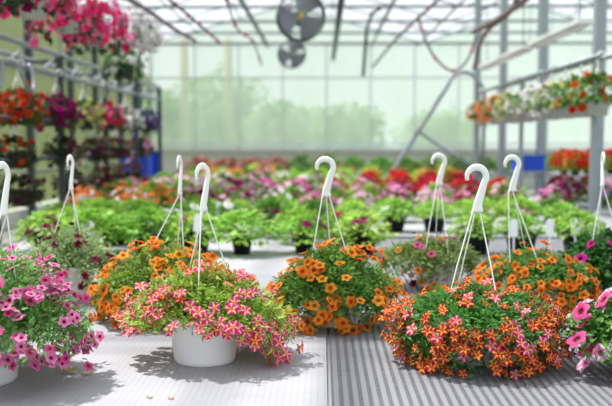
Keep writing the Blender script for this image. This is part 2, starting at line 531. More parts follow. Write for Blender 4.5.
# ------------------------------------------------------------------ benches
def bench(name, label, x0, x1, y0, y1, top='liner', legs=True, h=BENCH):
    b = thing(name, label, 'plant bench', ((x0 + x1) / 2, (y0 + y1) / 2, 0))
    hx, hy = (x1 - x0) / 2, (y1 - y0) / 2
    f = MB()
    f.box(-hx, -hx + .03, -hy, hy, h - .07, h + .012); f.box(hx - .03, hx, -hy, hy, h - .07, h + (.012 if x1 > .1 else -.014))
    f.box(-hx + .03, hx - .03, -hy, -hy + .03, h - .07, h + .012); f.box(-hx + .03, hx - .03, hy - .03, hy, h - .07, h + .012)
    f.build('rim', M['galv'] if y0 > 7 else M['alu'], b)
    MB().box(-hx + .03, hx - (.03 if x1 > .1 else -.006), -hy + .03, hy - .03, h - .012, h).build('bench_top', M[top], b)
    ny = max(2, int((y1 - y0) / 2.2))
    for i in range(ny):
        for sx in (-1, 1):
            yy = -hy + .3 + (2 * hy - .6) * i / (ny - 1)
            MB().box(sx * (hx - .25) - .025, sx * (hx - .25) + .025, yy - .025, yy + .025, 0, h - .012).build('leg', M['galv'], b)
    return b
bench('plant_bench', 'near white-lined plant bench the foreground baskets stand on', -2.5, .012, 1.7, 7.0)
# slatted half
sb = thing('plant_bench', 'near plant bench with slatted grey top beside the white-lined one', 'plant bench', (1.54, 4.35, 0))
hx, hy = 1.52, 2.65
f = MB(); f.box(-hx, -hx + .012, -hy, hy, .68, .738); f.box(hx - .03, hx, -hy, hy, .68, .755)
f.box(-hx + .012, hx - .03, -hy, -hy + .03, .68, .755); f.box(-hx + .012, hx - .03, hy - .03, hy, .68, .758); f.build('rim', M['alu'], sb)
f = MB()
nb = int((2 * hx - .04) / .031)
for i in range(nb):
    x = -hx + .028 + i * .031
    f.box(x - .0085, x + .0085, -hy + .03, hy - .03, .742, .750)
y = -hy + .036
while y < hy - .04:
    f.box(-hx + .012, hx - .03, y, y + .0075, .739, .7475); y += .0165
tag(f.build('slats', plain('slat_grey', (.55, .555, .58), .5, .15, noise=.08, nscale=6), sb))
MB().box(-hx + .012, hx - .03, -hy + .03, hy - .03, .70, .705).build('drip_tray', plain('tray_grey', (.17, .17, .19), .7, noise=.15), sb)
for sx in (-1, 1):
    for yy in (-2.3, 0, 2.3):
        MB().box(sx * 1.25 - .025, sx * 1.25 + .025, yy - .025, yy + .025, 0, .70).build('leg', M['galv'], sb)

bench('plant_bench', 'long middle plant bench filled with bedding plants', -2.5, 2.42, 7.15, 19.3)
bench('plant_bench', 'plant bench on the far side of the rack of white baskets', 2.8, 6.6, 7.9, 12.95)
bench('plant_bench', 'farthest low bench of red-leaved plants before the back wall', -3.2, 7.2, 20.2, 23.5)

# ------------------------------------------------------------------ bedding plants
BEDC = {
    'red': [(.84, .03, .09), (.74, .02, .10)], 'orange': [(.98, .62, .42), (.96, .48, .26)], 'pink': [(.95, .62, .80), (.90, .48, .72)],
    'white': [(.97, .96, .95), (.94, .90, .93)], 'magenta': [(.62, .05, .42), (.52, .04, .32)], 'purple': [(.45, .25, .72), (.38, .18, .62)],
    'yellow': [(.96, .82, .20), (.92, .70, .15)], 'palepink': [(.96, .80, .88), (.93, .72, .85)], 'lilac': [(.85, .62, .85), (.80, .55, .80)],
    'hotpink': [(.95, .42, .64), (.88, .20, .44)], 'crimson': [(.72, .05, .25), (.60, .04, .20)], 'scarlet': [(.82, .20, .10), (.75, .30, .10)],
    'cream': [(.90, .88, .60), (.85, .85, .50)], 'maroon': [(.42, .08, .22), (.32, .06, .16)], 'rust': [(.72, .42, .36), (.65, .36, .32)],
}
WORD = {'palepink': 'pale pink', 'hotpink': 'hot pink', 'rust': 'rusty red'}
DISC = (np.array([(0, 0, -.25)] + [((.55) * math.cos(2 * PI * j / 10), (.55) * math.sin(2 * PI * j / 10), 0) for j in range(10)] +
        [((1. if j % 2 == 0 else .84) * math.cos(2 * PI * j / 10), (1. if j % 2 == 0 else .84) * math.sin(2 * PI * j / 10), -.08 - .1 * (j % 2)) for j in range(10)]),
        [(0, 1 + j, 1 + (j + 1) % 10) for j in range(10)] + [(1 + j, 11 + j, 11 + (j + 1) % 10, 1 + (j + 1) % 10) for j in range(10)])
POTS = MB().lathe([(0, .0), (.058, 0), (.076, .11), (.082, .112), (.082, .13), (.077, .13), (.074, .11), (0, .108)], 18).mesh('pot', M['black_plastic'], True)
def bed_foliage(seed, H, R, col, narrow=False, n=300, ls=(.045, .085)):
    r = random.Random(seed); ms = []; ti = []
    tv, tf = LEAF_N if narrow else LEAF_B
    for i in range(n):
        a = r.uniform(0, 2 * PI); u = math.sqrt(r.random()); ph = r.uniform(-.25, 1) * PI / 2
        k = r.uniform(.55, 1)
        d = Vector((math.cos(a) * math.cos(ph), math.sin(a) * math.cos(ph), math.sin(ph)))
        p = Vector((d.x * R * k, d.y * R * k, .125 + max(-.05, d.z * H * k)))
        x = (d + Vector((r.gauss(0, .5), r.gauss(0, .5), r.gauss(0, .4)))).normalized()
        nn = (Vector((0, 0, 1)) + d * .5 + Vector((r.gauss(0, .4), r.gauss(0, .4), 0))).normalized()
        ms.append(frame(p, x, nn, r.uniform(*ls)))
        g = r.uniform(.75, 1.3); ti.append((g * r.uniform(.85, 1.2), g, g * r.uniform(.7, 1)))
    mb = MB().inst(tv, tf, np.tile(np.array(lin(col)), (len(tv), 1)), ms, tint=ti)
    for i in range(9):
        a = r.uniform(0, 2 * PI)
        mb.tube([(0, 0, .1), (math.cos(a) * R * .4, math.sin(a) * R * .4, .12 + H * .6)], .003, 4, col=lin((.4, .55, .25)))
    return mb.mesh('foliage', M['leaf'])
FOLI = [bed_foliage(100 + i, .17, .185, c, n=520, ls=(.03, .058)) for i, c in enumerate([(.64, .82, .36), (.58, .78, .34), (.68, .84, .42), (.42, .62, .27)])]
FOLI_LOW = [bed_foliage(120 + i, .10, .175, c, n=420, ls=(.03, .05)) for i, c in enumerate([(.56, .76, .34), (.60, .78, .38)])]
FOLI_DK = [bed_foliage(130 + i, .20, .18, c) for i, c in enumerate([(.48, .62, .36), (.40, .55, .30)])]
FOLI_RED = [bed_foliage(140 + i, .22, .2, c) for i, c in enumerate([(.64, .46, .41), (.58, .40, .36)])]
BLOOM = {}
def bloom_mesh(color, n, seed, H=.17, R=.17, size=.03, low=.2):
    key = (color, n, seed, H, R, size, low)
    if key in BLOOM: return BLOOM[key]
    r = random.Random(n * 7 + seed * 101 + len(color)); mb = MB()
    for i in range(n):
        a = r.uniform(0, 2 * PI); ph = math.asin(r.uniform(low, 1))
        d = Vector((math.cos(a) * math.cos(ph), math.sin(a) * math.cos(ph), math.sin(ph)))
        p = Vector((d.x * R, d.y * R, .135 + d.z * H)) + d * r.uniform(0, .03)
        nn = (d + Vector((0, -.2, .3)) + Vector((r.gauss(0, .3), r.gauss(0, .3), 0))).normalized()
        c = np.array(lin(r.choice(BEDC[color]))); cc = np.tile(c, (21, 1)); cc[0] *= .5
        mb.inst(DISC[0], DISC[1], cc, [facing(p, nn, size * r.uniform(.75, 1.15), r.uniform(0, 6))])
    BLOOM[key] = mb.mesh('blossoms', M['petal'])
    return BLOOM[key]
ONE = {}
def one_bloom(color):
    if color not in ONE:
        cc = np.tile(np.array(lin(BEDC[color][0])), (21, 1)); cc[0] *= .6
        ONE[color] = MB().add(DISC[0], DISC[1], cc).mesh('flower', M['petal'])
    return ONE[color]

NTH = ['first', 'second', 'third', 'fourth', 'fifth', 'sixth', 'seventh', 'eighth', 'ninth', 'tenth', 'eleventh', 'twelfth',
       'thirteenth', 'fourteenth', 'fifteenth', 'sixteenth', 'seventeenth', 'eighteenth', 'nineteenth', 'twentieth',
       'twenty-first', 'twenty-second', 'twenty-third', 'twenty-fourth', 'twenty-fifth', 'twenty-sixth']

# what grows where: for each row (depth) a function of where along the row
def pick(row, px, r):
    """(colour or None, amount, foliage)"""
    if row == 0:   # on the near bench
        if px < 60: return (r.choice(['maroon', 'magenta']), 'few', 'n')
        if px < 200: return (r.choice(['white', None, 'magenta', 'white']), 'one', 'n')
        if px < 400: return (r.choice(['magenta', 'magenta', None, 'crimson']), 'one', 'n')
        return (r.choice([None, 'white', None, 'purple', None]), 'one', 'low')
    if row == 1:
        if px < 190: return (r.choice(['white', 'white', None, 'orange']), 'one', 'n')
        if px < 330: return (r.choice(['magenta', 'purple', 'magenta', 'white']), 'few', 'n')
        return (r.choice([None, 'white', 'pink', None]), 'one', 'low')
    if row == 2:
        if px < 190: return ('orange', 'some', 'n')
        if px < 300: return (r.choice(['magenta', 'orange', 'purple', 'white']), 'few', 'n')
        if px < 470: return (r.choice(['pink', 'palepink', 'pink']), 'few', 'n')
        return (r.choice(['maroon', 'pink', None, 'white']), 'few', 'n')
    if row == 3:
        if px < 170: return ('orange', 'some', 'n')
        if px < 330: return (r.choice(['magenta', 'palepink', 'lilac', 'white', 'purple']), 'some', 'n')
        if px < 450: return (r.choice(['pink', 'palepink', 'pink', 'lilac']), 'some', 'n')
        if px < 570: return (r.choice(['red', 'crimson', 'red', 'palepink']), 'dense', 'n')
        return ('lilac', 'dense', 'n')
    if row == 4:
        if px < 150: return (r.choice(['orange', 'magenta', 'pink']), 'some', 'n')
        if px < 330: return (r.choice(['palepink', 'magenta', 'white', 'pink', 'lilac']), 'dense', 'n')
        if px < 370: return (r.choice(['magenta', 'pink', 'red']), 'dense', 'n')
        if px < 560: return ('red', 'dense', 'n')
        return (r.choice(['magenta', 'lilac', 'palepink']), 'dense', 'n')
    if row == 5:
        if px < 350: return (r.choice(['palepink', 'white', 'pink', 'magenta']), 'some', 'n')
        return (r.choice(['red', 'red', 'crimson']), 'dense', 'n')
    if row == 6:
        if px < 350: return (r.choice(['pink', 'white', 'magenta', None]), 'some', 'n')
        return (r.choice(['red', 'red', 'red', 'magenta', 'orange']), 'dense', 'n')
    if row == 7:
        return (r.choice(['orange', 'red' if px > 350 else 'pink', None, 'yellow', 'orange']), 'some', 'n')
    if row == 8:
        if px > 400: return (r.choice(['orange', 'yellow', 'yellow', None]), 'some', 'n')
        return (r.choice([None, 'orange', None, None]), 'few', 'n')
    if px < 290: return (r.choice(['rust', 'scarlet', 'orange']), 'few', 'n')
    return (r.choice([None, None, 'yellow']), 'few', 'dk')
ROWS = [6.15, 6.72, 7.6, 8.55, 9.45, 10.4, 11.5, 12.7, 14.1, 15.7, 17.6]
ROWN = ['nearest row on the near bench', 'second row on the near bench', 'front row of middle bench', 'second row of middle bench', 'third row of middle bench',
        'fourth row of middle bench', 'fifth row of middle bench', 'sixth row of middle bench', 'seventh row of middle bench',
        'eighth row of middle bench', 'last row of middle bench']
rb = random.Random(21)
MID = []
for rj, Y in enumerate(ROWS):
    ri = rj - 1 if rj else 0
    step = .365 + .012 * ri
    x = -2.40 + rb.uniform(0, .08)
    while x < min(6.4, .35 * Y + .1):
        px = 322 + F * x / Y
        skip = (2.3 < x < 2.95 and Y > 7.5) or px < -12 or px > 625
        if ri == 0 and (392 < px < 470): skip = True
        if ri == 0 and px < 40: skip = True
        if ri == 0 and 2.8 < x: skip = True
        if x > 2.7 and Y > 12.6: skip = True
        if rj == 1 and (205 < px < 275 or px > 395 or px < 30): skip = True
        if not skip: MID.append((rj, x + rb.uniform(-.03, .03), Y + rb.uniform(-.05, .05), px))
        x += step * (1.2 if rj == 0 and 200 < px < 400 else 1)
cnt = {}
info = []
for (rj, x, Y, px) in MID:
    ri = rj
    col, amt, fo = pick(max(0, rj - 1), px, rb)
    far = x > 2.7 and ri > 0
    key = (ri, col, far); cnt[key] = cnt.get(key, 0) + 1
    info.append((ri, x, Y, px, col, amt, fo, far, cnt[key]))
for (ri, x, Y, px, col, amt, fo, far, k) in info:
    where = ROWN[ri] if not far else ROWN[ri].replace('of middle bench', 'past right rack')
    total = cnt[(ri, col, far)]
    cw = WORD.get(col, col)
    what = ('%s-flowered plant in black pot' % cw) if col else 'flowerless green plant in black pot'
    if total == 1: lab = 'the only %s, %s' % (what, where)
    else:
        lab = '%s, %s such from left, %s' % (what, NTH[k - 1], where)
    t = thing('bedding_plant', lab, 'potted plant', (x, Y, BENCH + (.0 if Y < 7.1 else 0)), 'bedding plants on the benches', rb.uniform(0, 6.28))
    po = link('pot', POTS, t)
    if ri <= 1 and not 205 < px < 330: po.scale = (1.5, 1.5, 1.15)
    elif ri == 2: po.scale = (1.35, 1.35, 1.0)
    if fo == 'low': me = rb.choice(FOLI_LOW)
    elif fo == 'dk': me = rb.choice(FOLI_DK)
    elif col == 'rust': me = rb.choice(FOLI_RED)
    else: me = rb.choice(FOLI)
    fl = link('foliage', me, t); s = rb.uniform(.9, 1.15) * (1.08 if ri == 0 and fo == 'n' else 1); fl.scale = (s * 1.06, s * 1.06, s * (.74 if ri <= 3 else 1)) if fo != 'low' else (s, s, s)
    if ri <= 2: fl.location.z = .04
    if col:
        if ri <= 2 or amt == 'one':
            for q in range({'one': rb.randint(2, 4), 'few': 4, 'some': 7, 'dense': 12}[amt]):
                o = link('flower', one_bloom(col), t)
                a = rb.uniform(0, 6.28); ph = rb.uniform(.15, 1.3)
                d = Vector((math.cos(a) * math.cos(ph), math.sin(a) * math.cos(ph), math.sin(ph)))
                m = Matrix(facing((d.x * .19, d.y * .19, .14 + d.z * .2), d + Vector((0, 0, .3)), 1))
                o.location = m.to_translation(); o.location.z *= .84 if fo == 'n' else .74; o.rotation_euler = m.to_euler(); s = rb.uniform(.036, .052) * (1.2 if col == 'white' else 1); o.scale = (s, s, s)
        else:
            n = {'few': 10, 'some': 26, 'dense': 50}[amt]
            b = link('blossoms', bloom_mesh(col, n, rb.randrange(2), .21, .185, .038 if amt != 'dense' else .042 if col != 'red' else .052, .25), t)
            mixc = {'pink': 'magenta', 'palepink': 'pink', 'magenta': 'palepink', 'white': 'magenta', 'lilac': 'pink', 'purple': 'white', 'red': 'crimson', 'orange': 'white'}.get(col)
            if mixc and rb.random() < .75 and not (mixc == 'white' and px > 200):
                b2 = link('blossoms', bloom_mesh(mixc, max(4, n // 3), 3 + rb.randrange(2), .215, .19, .038, .25), t)
                tag(b2, kind='stuff')
            tag(b, kind='stuff')

# farthest bench: red-leaved and plain green bushes
k1 = k2 = 0
for Y in (20.6, 21.8):
    x = -3.0
    while x < 6.9:
        px = 322 + F * x / Y
        redl = px < 287
        if redl and px < 185 and Y > 21: x += .5; continue
        if redl:
            k1 += 1; lab = 'red-leaved bushy plant, %s from left on the farthest bench' % NTH[k1 - 1]
        else:
            k2 += 1; lab = 'dark green bushy plant, %s to the right of the red-leaved ones, farthest bench' % (NTH + ['twenty-seventh', 'twenty-eighth', 'twenty-ninth', 'thirtieth', 'thirty-first', 'thirty-second', 'thirty-third', 'thirty-fourth', 'thirty-fifth', 'thirty-sixth'])[k2 - 1]
        t = thing('bushy_plant', lab, 'potted plant', (x, Y, BENCH), 'bushy plants on the farthest bench', rb.uniform(0, 6))
        link('pot', POTS, t)
        f_ = link('foliage', rb.choice(FOLI_RED if redl else FOLI_DK + FOLI[3:]), t); s = rb.uniform(1.35, 1.6); f_.scale = (s * 1.2, s * 1.2, s * (.8 if redl else .95))
        f_.location.z = -.05
        x += .60 + rb.uniform(0, .06)

# raised bench of tall reds, far right
bench('plant_bench', 'raised bench of tall red-flowered plants in the far bay', 3.75, 6.2, 13.1, 14.7, h=1.02)
k = 0
for Y in (13.35, 13.95):
    for i in range(6):
        x = 3.95 + i * .38; k += 1
        t = thing('potted_plant', 'tall scarlet-flowered plant, %s on the raised bench in the far bay' % NTH[k - 1], 'potted plant', (x, Y, 1.02), 'red plants on the raised bench', rb.uniform(0, 6))
        link('pot', POTS, t)
        f_ = link('foliage', FOLI[i % 2], t); f_.scale = (1.05, 1.05, 1.15)
        b = link('blossoms', bloom_mesh('red', 75, i % 2, .26, .21, .045, -.1), t); tag(b, kind='stuff')

# white plant tags
tagme = MB()
tv = [(-.028, 0, 0), (.028, 0, 0), (.028, 0, .10)] + [(.028 * math.cos(a), 0, .10 + .028 * math.sin(a)) for a in [PI * q / 8 for q in range(1, 8)]] + [(-.028, 0, .10)]
nv = len(tv)
tagme.add(tv + [(x, .0012, z) for x, y, z in tv], [tuple(range(nv)), tuple(reversed(range(nv, 2 * nv)))] + [(j, j + nv, (j + 1) % nv + nv, (j + 1) % nv) for j in range(nv)])
tagme.box(-.006, .006, 0, .0012, -.14, 0)
TAGM = tagme.mesh('plant_tag', M['white_plastic'])
for (px, py, Y, lb) in [(550, 242, 5.98, 'white arched plant tag in front of the orange-red basket plants'), (575, 240, 6.05, 'white arched plant tag beside a thin edge-on hook'),
                        (514, 238, 5.95, 'white arched plant tag between the strands of a curled hook'), (610, 240, 6.0, 'white arched plant tag at the end of the near bench row'),
                        (196, 232, 5.95, 'white arched plant tag behind the white pot hanger'), (218, 222, 7.6, 'white arched plant tag in the front row of middle bench')]:
    p = world(px, py, Y); o = link('plant_tag', TAGM, None, (p.x, p.y, max(p.z, BENCH + .145)))
    o.rotation_euler = (math.radians(-8), 0, rb.uniform(-.3, .3))
    tag(o, lb, 'plant tag', 'white plant tags')

# ------------------------------------------------------------------ hanging racks
HPOT = MB().lathe([(0, 0), (.10, 0), (.125, .15), (.13, .152), (.13, .17), (.124, .17), (.12, .15), (0, .148)], 24)
HPOT_W = HPOT.mesh('pot', M['grey_plastic'], True); HPOT_B = HPOT.mesh('pot', M['black_plastic'], True)
def drape_foliage(seed, H, R, D, col, n=260):
    r = random.Random(seed); ms = []; ti = []; tv, tf = LEAF_B
    for i in range(n):
        a = r.uniform(0, 2 * PI); q = r.uniform(-1, 1); k = r.uniform(.7, 1)
        if q > 0: d = Vector((math.cos(a) * math.cos(q * 1.5), math.sin(a) * math.cos(q * 1.5), math.sin(q * 1.5))); p = Vector((d.x * R * k, d.y * R * k, .17 + d.z * H * k))
        else: d = Vector((math.cos(a), math.sin(a), -.2)); p = Vector((d.x * R * (k + .15 * q), d.y * R * (k + .15 * q), .17 + q * D))
        x = (d + Vector((r.gauss(0, .5), r.gauss(0, .5), r.gauss(0, .5)))).normalized()
        ms.append(frame(p, x, (Vector((0, 0, 1)) + d).normalized(), r.uniform(.05, .085)))
        g = r.uniform(.6, 1.25); ti.append((g, g, g))
    return MB().inst(tv, tf, np.tile(np.array(lin(col)), (len(tv), 1)), ms, tint=ti).mesh('foliage', M['leaf'])
DRF = {}
def drape(seed, H, R, D, col):
    k = (seed, H, R, D, col)
    if k not in DRF: DRF[k] = drape_foliage(*k)
    return DRF[k]
def drape_blooms(color, n, seed, H, R, D, size):
    k = ('d', color, n, seed, H, R, D, size)
    if k in BLOOM: return BLOOM[k]
    r = random.Random(seed); mb = MB()
    for i in range(n):
        a = r.uniform(0, 2 * PI); q = r.uniform(-1, 1)
        if q > 0: d = Vector((math.cos(a) * math.cos(q * 1.4), math.sin(a) * math.cos(q * 1.4), math.sin(q * 1.4))); p = Vector((d.x * R, d.y * R, .17 + d.z * H))
        else: d = Vector((math.cos(a), math.sin(a), -.1)); p = Vector((d.x * R * (1.02 + .15 * q), d.y * R * (1.02 + .15 * q), .17 + q * D))
        p += d * r.uniform(-.04, .05) + Vector((0, 0, r.gauss(0, .035)))
        if q < -.3 and r.random() < .45 * -q * 1.6: continue
        nn = (d + Vector((r.gauss(0, .35), r.gauss(0, .35), r.gauss(0, .35)))).normalized()
        cc = np.tile(np.array(lin(r.choice(BEDC[color]))), (21, 1)); cc[0] *= .4
        mb.inst(DISC[0], DISC[1], cc, [facing(p, nn, size * r.uniform(.7, 1.2), r.uniform(0, 6))])
    BLOOM[k] = mb.mesh('blossoms', M['petal'])
    return BLOOM[k]
def hung(x, y, z, railz, color, label, group, R=.2, H=.12, D=.12, n=55, size=.036, white=False, leafc=(.22, .40, .16), second=None, seed=1):
    t = thing('rack_basket', label, 'hanging basket', (x, y, z), group, rb.uniform(-.3, .3))
    link('pot', HPOT_W if white else HPOT_B, t)
    link('foliage', drape(seed % 3, H, R * .95, D, leafc), t)
    b = link('blossoms', drape_blooms(color, n, seed % 3, H, R, D, size), t); tag(b, kind='stuff')
    if second:
        b = link('blossoms', drape_blooms(second, n // 2, seed % 3 + 5, H, R * 1.03, D, size), t); tag(b, kind='stuff')
    hz = railz - z
    mb = MB()
    yk = hz - .14
    for a in (0, 2.09, 4.19):
        mb.tube([(.125 * math.cos(a), .125 * math.sin(a), .165), (.012 * math.cos(a), .012 * math.sin(a), yk)], .004, 6)
    pts = [(0, 0, yk - .02), (0, 0, yk + .06)] + [(.035 - .035 * math.cos(q), 0, hz - .02 + .035 * math.sin(q)) for q in [PI * w_ / 8 for w_ in range(9)]] + [(.066, 0, hz - .045)]
    mb.tube(pts, [.012, .010] + [.009] * 10, 8)
    mb.build('hanger', M['white_plastic'], t, True)
    return t

# left rack
lr = thing('hanging_rack', 'grey pipe rack of hanging baskets along the olive side wall', 'plant rack', (-2.95, 11.2, 0))
def rail(name, p, q, r_, m, par, n=8):
    return MB().tube([p, q], r_, n).build(name, m, par, True)
for z in (2.30, 2.52):
    rail('rail', (0, -4.6, z), (0, 4.3, z), .028, M['galv'], lr)
rail('rail', (.0, -4.6, 1.78), (.0, 4.3, 1.78), .022, M['darksteel'], lr)
rail('rail', (.0, -4.6, 1.38), (.0, 4.3, 1.38), .022, M['darksteel'], lr)
rail('rail', (-.45, -4.6, 2.5), (-.45, 4.3, 2.5), .028, M['galv'], lr)
for i, yy in enumerate((-3.6, -1.6, .4, 2.3, 4.25)):
    MB().box(-.035, .035, yy - .035, yy + .035, 0, 2.52).build('post', M['darksteel'], lr)
    if i in (0, 4): MB().box(-.485, -.415, yy - .035, yy + .035, 0, 2.5).build('post', M['darksteel'], lr)
    rail('crossbar', (-.45, yy, 2.46), (0, yy, 2.46), .02, M['darksteel'], lr)
for yy in (-4.2, -3.2, -2.2, -1.2, -.2, .8, 1.8, 2.8, 3.6):
    rail('brace', (0, yy, 2.31), (0, yy + .5, 2.51), .012, M['galv'], lr)
for yy in (-3.9, -3.1):
    pts = [(.04 + .10 * math.sin(q), yy + .12 - .22 * math.cos(q), 2.30 - .12 + .12 * math.cos(2 * q) * 1.2) for q in [PI * w_ / 10 for w_ in range(11)]]
    MB().tube(pts, .016, 8).build('curved_bracket', M['galv'], lr, True)
T1 = [(8.25, 'scarlet', 'orange-red basket first on the upper tier of the left rack', None), (9.45, 'magenta', 'bright magenta basket next to the yellow one on the left rack', 'magenta'),
      (10.5, 'cream', 'pale yellow basket on the upper tier of the left rack', None), (11.55, 'hotpink', 'crimson-pink basket beyond the yellow one on the left rack', 'red'),
      (12.75, 'white', 'white-flowered basket near the end of the left rack', None), (14.2, 'purple', 'violet basket last on the upper tier of the left rack', None)]
for i, (Y, c, lb, s2) in enumerate(T1):
    hung(-2.95, Y, 1.72, 2.33, c, lb, 'baskets on the upper tier of the left rack', R=.23, H=.15, D=.17, n=100, size=.04, second=s2, seed=i,
         leafc=(.30, .40, .14) if c == 'scarlet' else (.20, .38, .15))
for i, (Y, c, lb) in enumerate([(8.1, 'scarlet', 'trailing rust-red basket first on the middle tier of the left rack'), (9.6, 'maroon', 'dusky plum basket second on the middle tier of the left rack'),
                                (11.0, 'magenta', 'purple-magenta basket third on the middle tier of the left rack'), (12.2, 'magenta', 'purple-magenta basket fourth on the middle tier of the left rack'),
                                (13.8, 'pink', 'dusty pink basket last on the middle tier of the left rack')]):
    hung(-2.95, Y, 1.30, 1.80, c, lb, 'baskets on the middle tier of the left rack', R=.21, H=.10, D=.14, n=32 if c == 'scarlet' else 45, size=.034, seed=i, leafc=(.26, .30, .13))
for i, (Y, c, lb) in enumerate([(8.3, 'maroon', 'dark maroon basket first on the lowest tier of the left rack'), (9.9, 'maroon', 'dark maroon basket second on the lowest tier of the left rack'),
                                (11.4, 'crimson', 'plum basket third on the lowest tier of the left rack'), (12.9, 'magenta', 'plum basket last on the lowest tier of the left rack')]):
    hung(-2.95, Y, .92, 1.40, c, lb, 'baskets on the lowest tier of the left rack', R=.21, H=.10, D=.12, n=34, size=.032, seed=i, leafc=(.24, .26, .14))
# upper overhead row
rail_o = MB().tube([(-2.36, 4.5, 3.32), (-2.36, 13, 3.32)], .025).build('overhead_pipe', M['galv'], None, True)
tag(rail_o, 'overhead pipe the topmost pink and white petunia baskets hang from', 'pipe')
for i, (Y, c, lb, R_, s2) in enumerate([(6.1, 'magenta', 'topmost basket of magenta petunias cut by the frame corner', .3, 'hotpink'),
                                     (7.0, 'hotpink', 'topmost petunia basket whose pale pot bottom shows from below', .33, None),
                                     (7.9, 'hotpink', 'hot pink petunia basket just beyond the pale-bottomed pot', .33, 'hotpink'),
                                     (8.95, 'hotpink', 'hot pink petunia basket next to the white petunias overhead', .36, 'pink'),
                                     (10.9, 'white', 'white petunia basket last in the overhead row', .30, 'white')]):
    hung(-2.36, Y, 2.56 if i < 4 else 2.74, 3.34, c, lb, 'petunia baskets in the overhead row', R=R_, H=.24, D=.12 if i == 1 else .22, n=80 if i < 4 else 110, size=.052, white=True, seed=i, second=s2, leafc=(.14, .26, .12))
hung(-2.30, 9.9, 2.28, 3.34, 'white', 'small white-dotted leafy basket hanging below the hot pink petunias', 'petunia baskets in the overhead row', R=.26, H=.14, D=.16, n=22, size=.04, seed=8, leafc=(.24, .42, .18))

# right rack
rr_ = thing('hanging_rack', 'grey pipe rack with a curved sloping end frame carrying white hooks', 'plant rack', (2.6, 11.3, 0))
for z, xo in ((2.36, 0), (2.42, .32)):
    rail('rail', (xo, -3.2, z), (xo, 3.0, z), .026, M['galv'], rr_)
for yy in (-3.0, 0.):
    MB().box(.0, .05, yy - .025, yy + .025, 0, 2.36).build('post', M['galv'], rr_)
def hoop(y, par):
    z_t = 2.70
    pts = [(-1.38, y, 1.10), (-.95, y, 1.78), (-.52, y, 2.46)]
    for i in range(9):
        a = PI * .82 * (1 - i / 8.)
        pts.append((-.25 + .22 * math.cos(a), y, z_t - .16 + .16 * math.sin(a)))
    pts += [(-.02, y, 2.3), (0, y, 1.2), (0, y, 0)]
    MB().tube([(-2.09, y, 0)] + pts, .036, 10).build('end_frame', M['galv'], par, True)
    MB().tube([(-1.0, y, 1.72), (-.4, y, 1.33), (0, y, 1.08)], .028, 8).build('brace', M['galv'], par, True)
hoop(3.0, rr_)
MB().tube([(.1, 3.0, 0), (.1, 3.0, 2.4), (.02, 3.0, 2.55)], .03, 8).build('post', M['galv'], rr_, True)
RB = [(14.0, 'orange', 'orange basket at the far end of the right rack', None), (12.6, 'orange', 'yellow-white basket second from the far end of the right rack', 'cream'),
      (11.75, 'cream', 'cream basket beside the orange ones on the right rack', 'white'), (11.0, 'white', 'white basket second from the post on the right rack', None),
      (10.35, 'white', 'fullest white-flowered basket in the middle of the right rack', 'white'), (9.75, 'white', 'white basket next to the leafy one on the right rack', 'cream'),
      (9.2, 'cream', 'mostly leafy basket with small yellow flowers on the right rack', None), (8.65, 'red', 'red-flowered basket at the near end of the right rack', None),
      (8.15, 'scarlet', 'leafy red-orange basket cut by the frame edge on the right rack', None)]
RB[1] = (12.8, 'orange', 'orange basket second from the far end of the right rack', None)
for i, (Y, c, lb, s2) in enumerate(RB):
    hung(2.6, Y, 1.80, 2.39, c, lb, 'baskets on the right rack', R=.22, H=.22, D=.02, n=90 if c in ('white', 'orange', 'cream') and Y > 9.5 else 30, size=.042, white=True, seed=i, second=s2, leafc=(.34, .54, .20))

# strip lights above the right rack
for (y0, y1, lb) in ((8.6, 10.7, 'long white strip light, nearer of the two above the right rack'), (10.95, 14.0, 'long white strip light, farther of the two above the right rack')):
    t = thing('strip_light', lb, 'light', (2.62, (y0 + y1) / 2, 2.70), 'strip lights above the right rack')
    h_ = (y1 - y0) / 2
    MB().box(-.08, .08, -h_, h_, .03, .08).build('housing', M['whitepaint'], t)
    MB().tube([(-.03, -h_ + .03, .01), (-.03, h_ - .03, .01)], .018, 8).build('light_tube', M['white_plastic'], t, True)
    MB().tube([(.03, -h_ + .03, .01), (.03, h_ - .03, .01)], .018, 8).build('light_tube', M['white_plastic'], t, True)
    for s in (-1, 1): MB().tube([(0, s * h_ * .8, .07), (0, s * h_ * .8, 1.98)], .006, 5).build('suspension_wire', M['darksteel'], t)

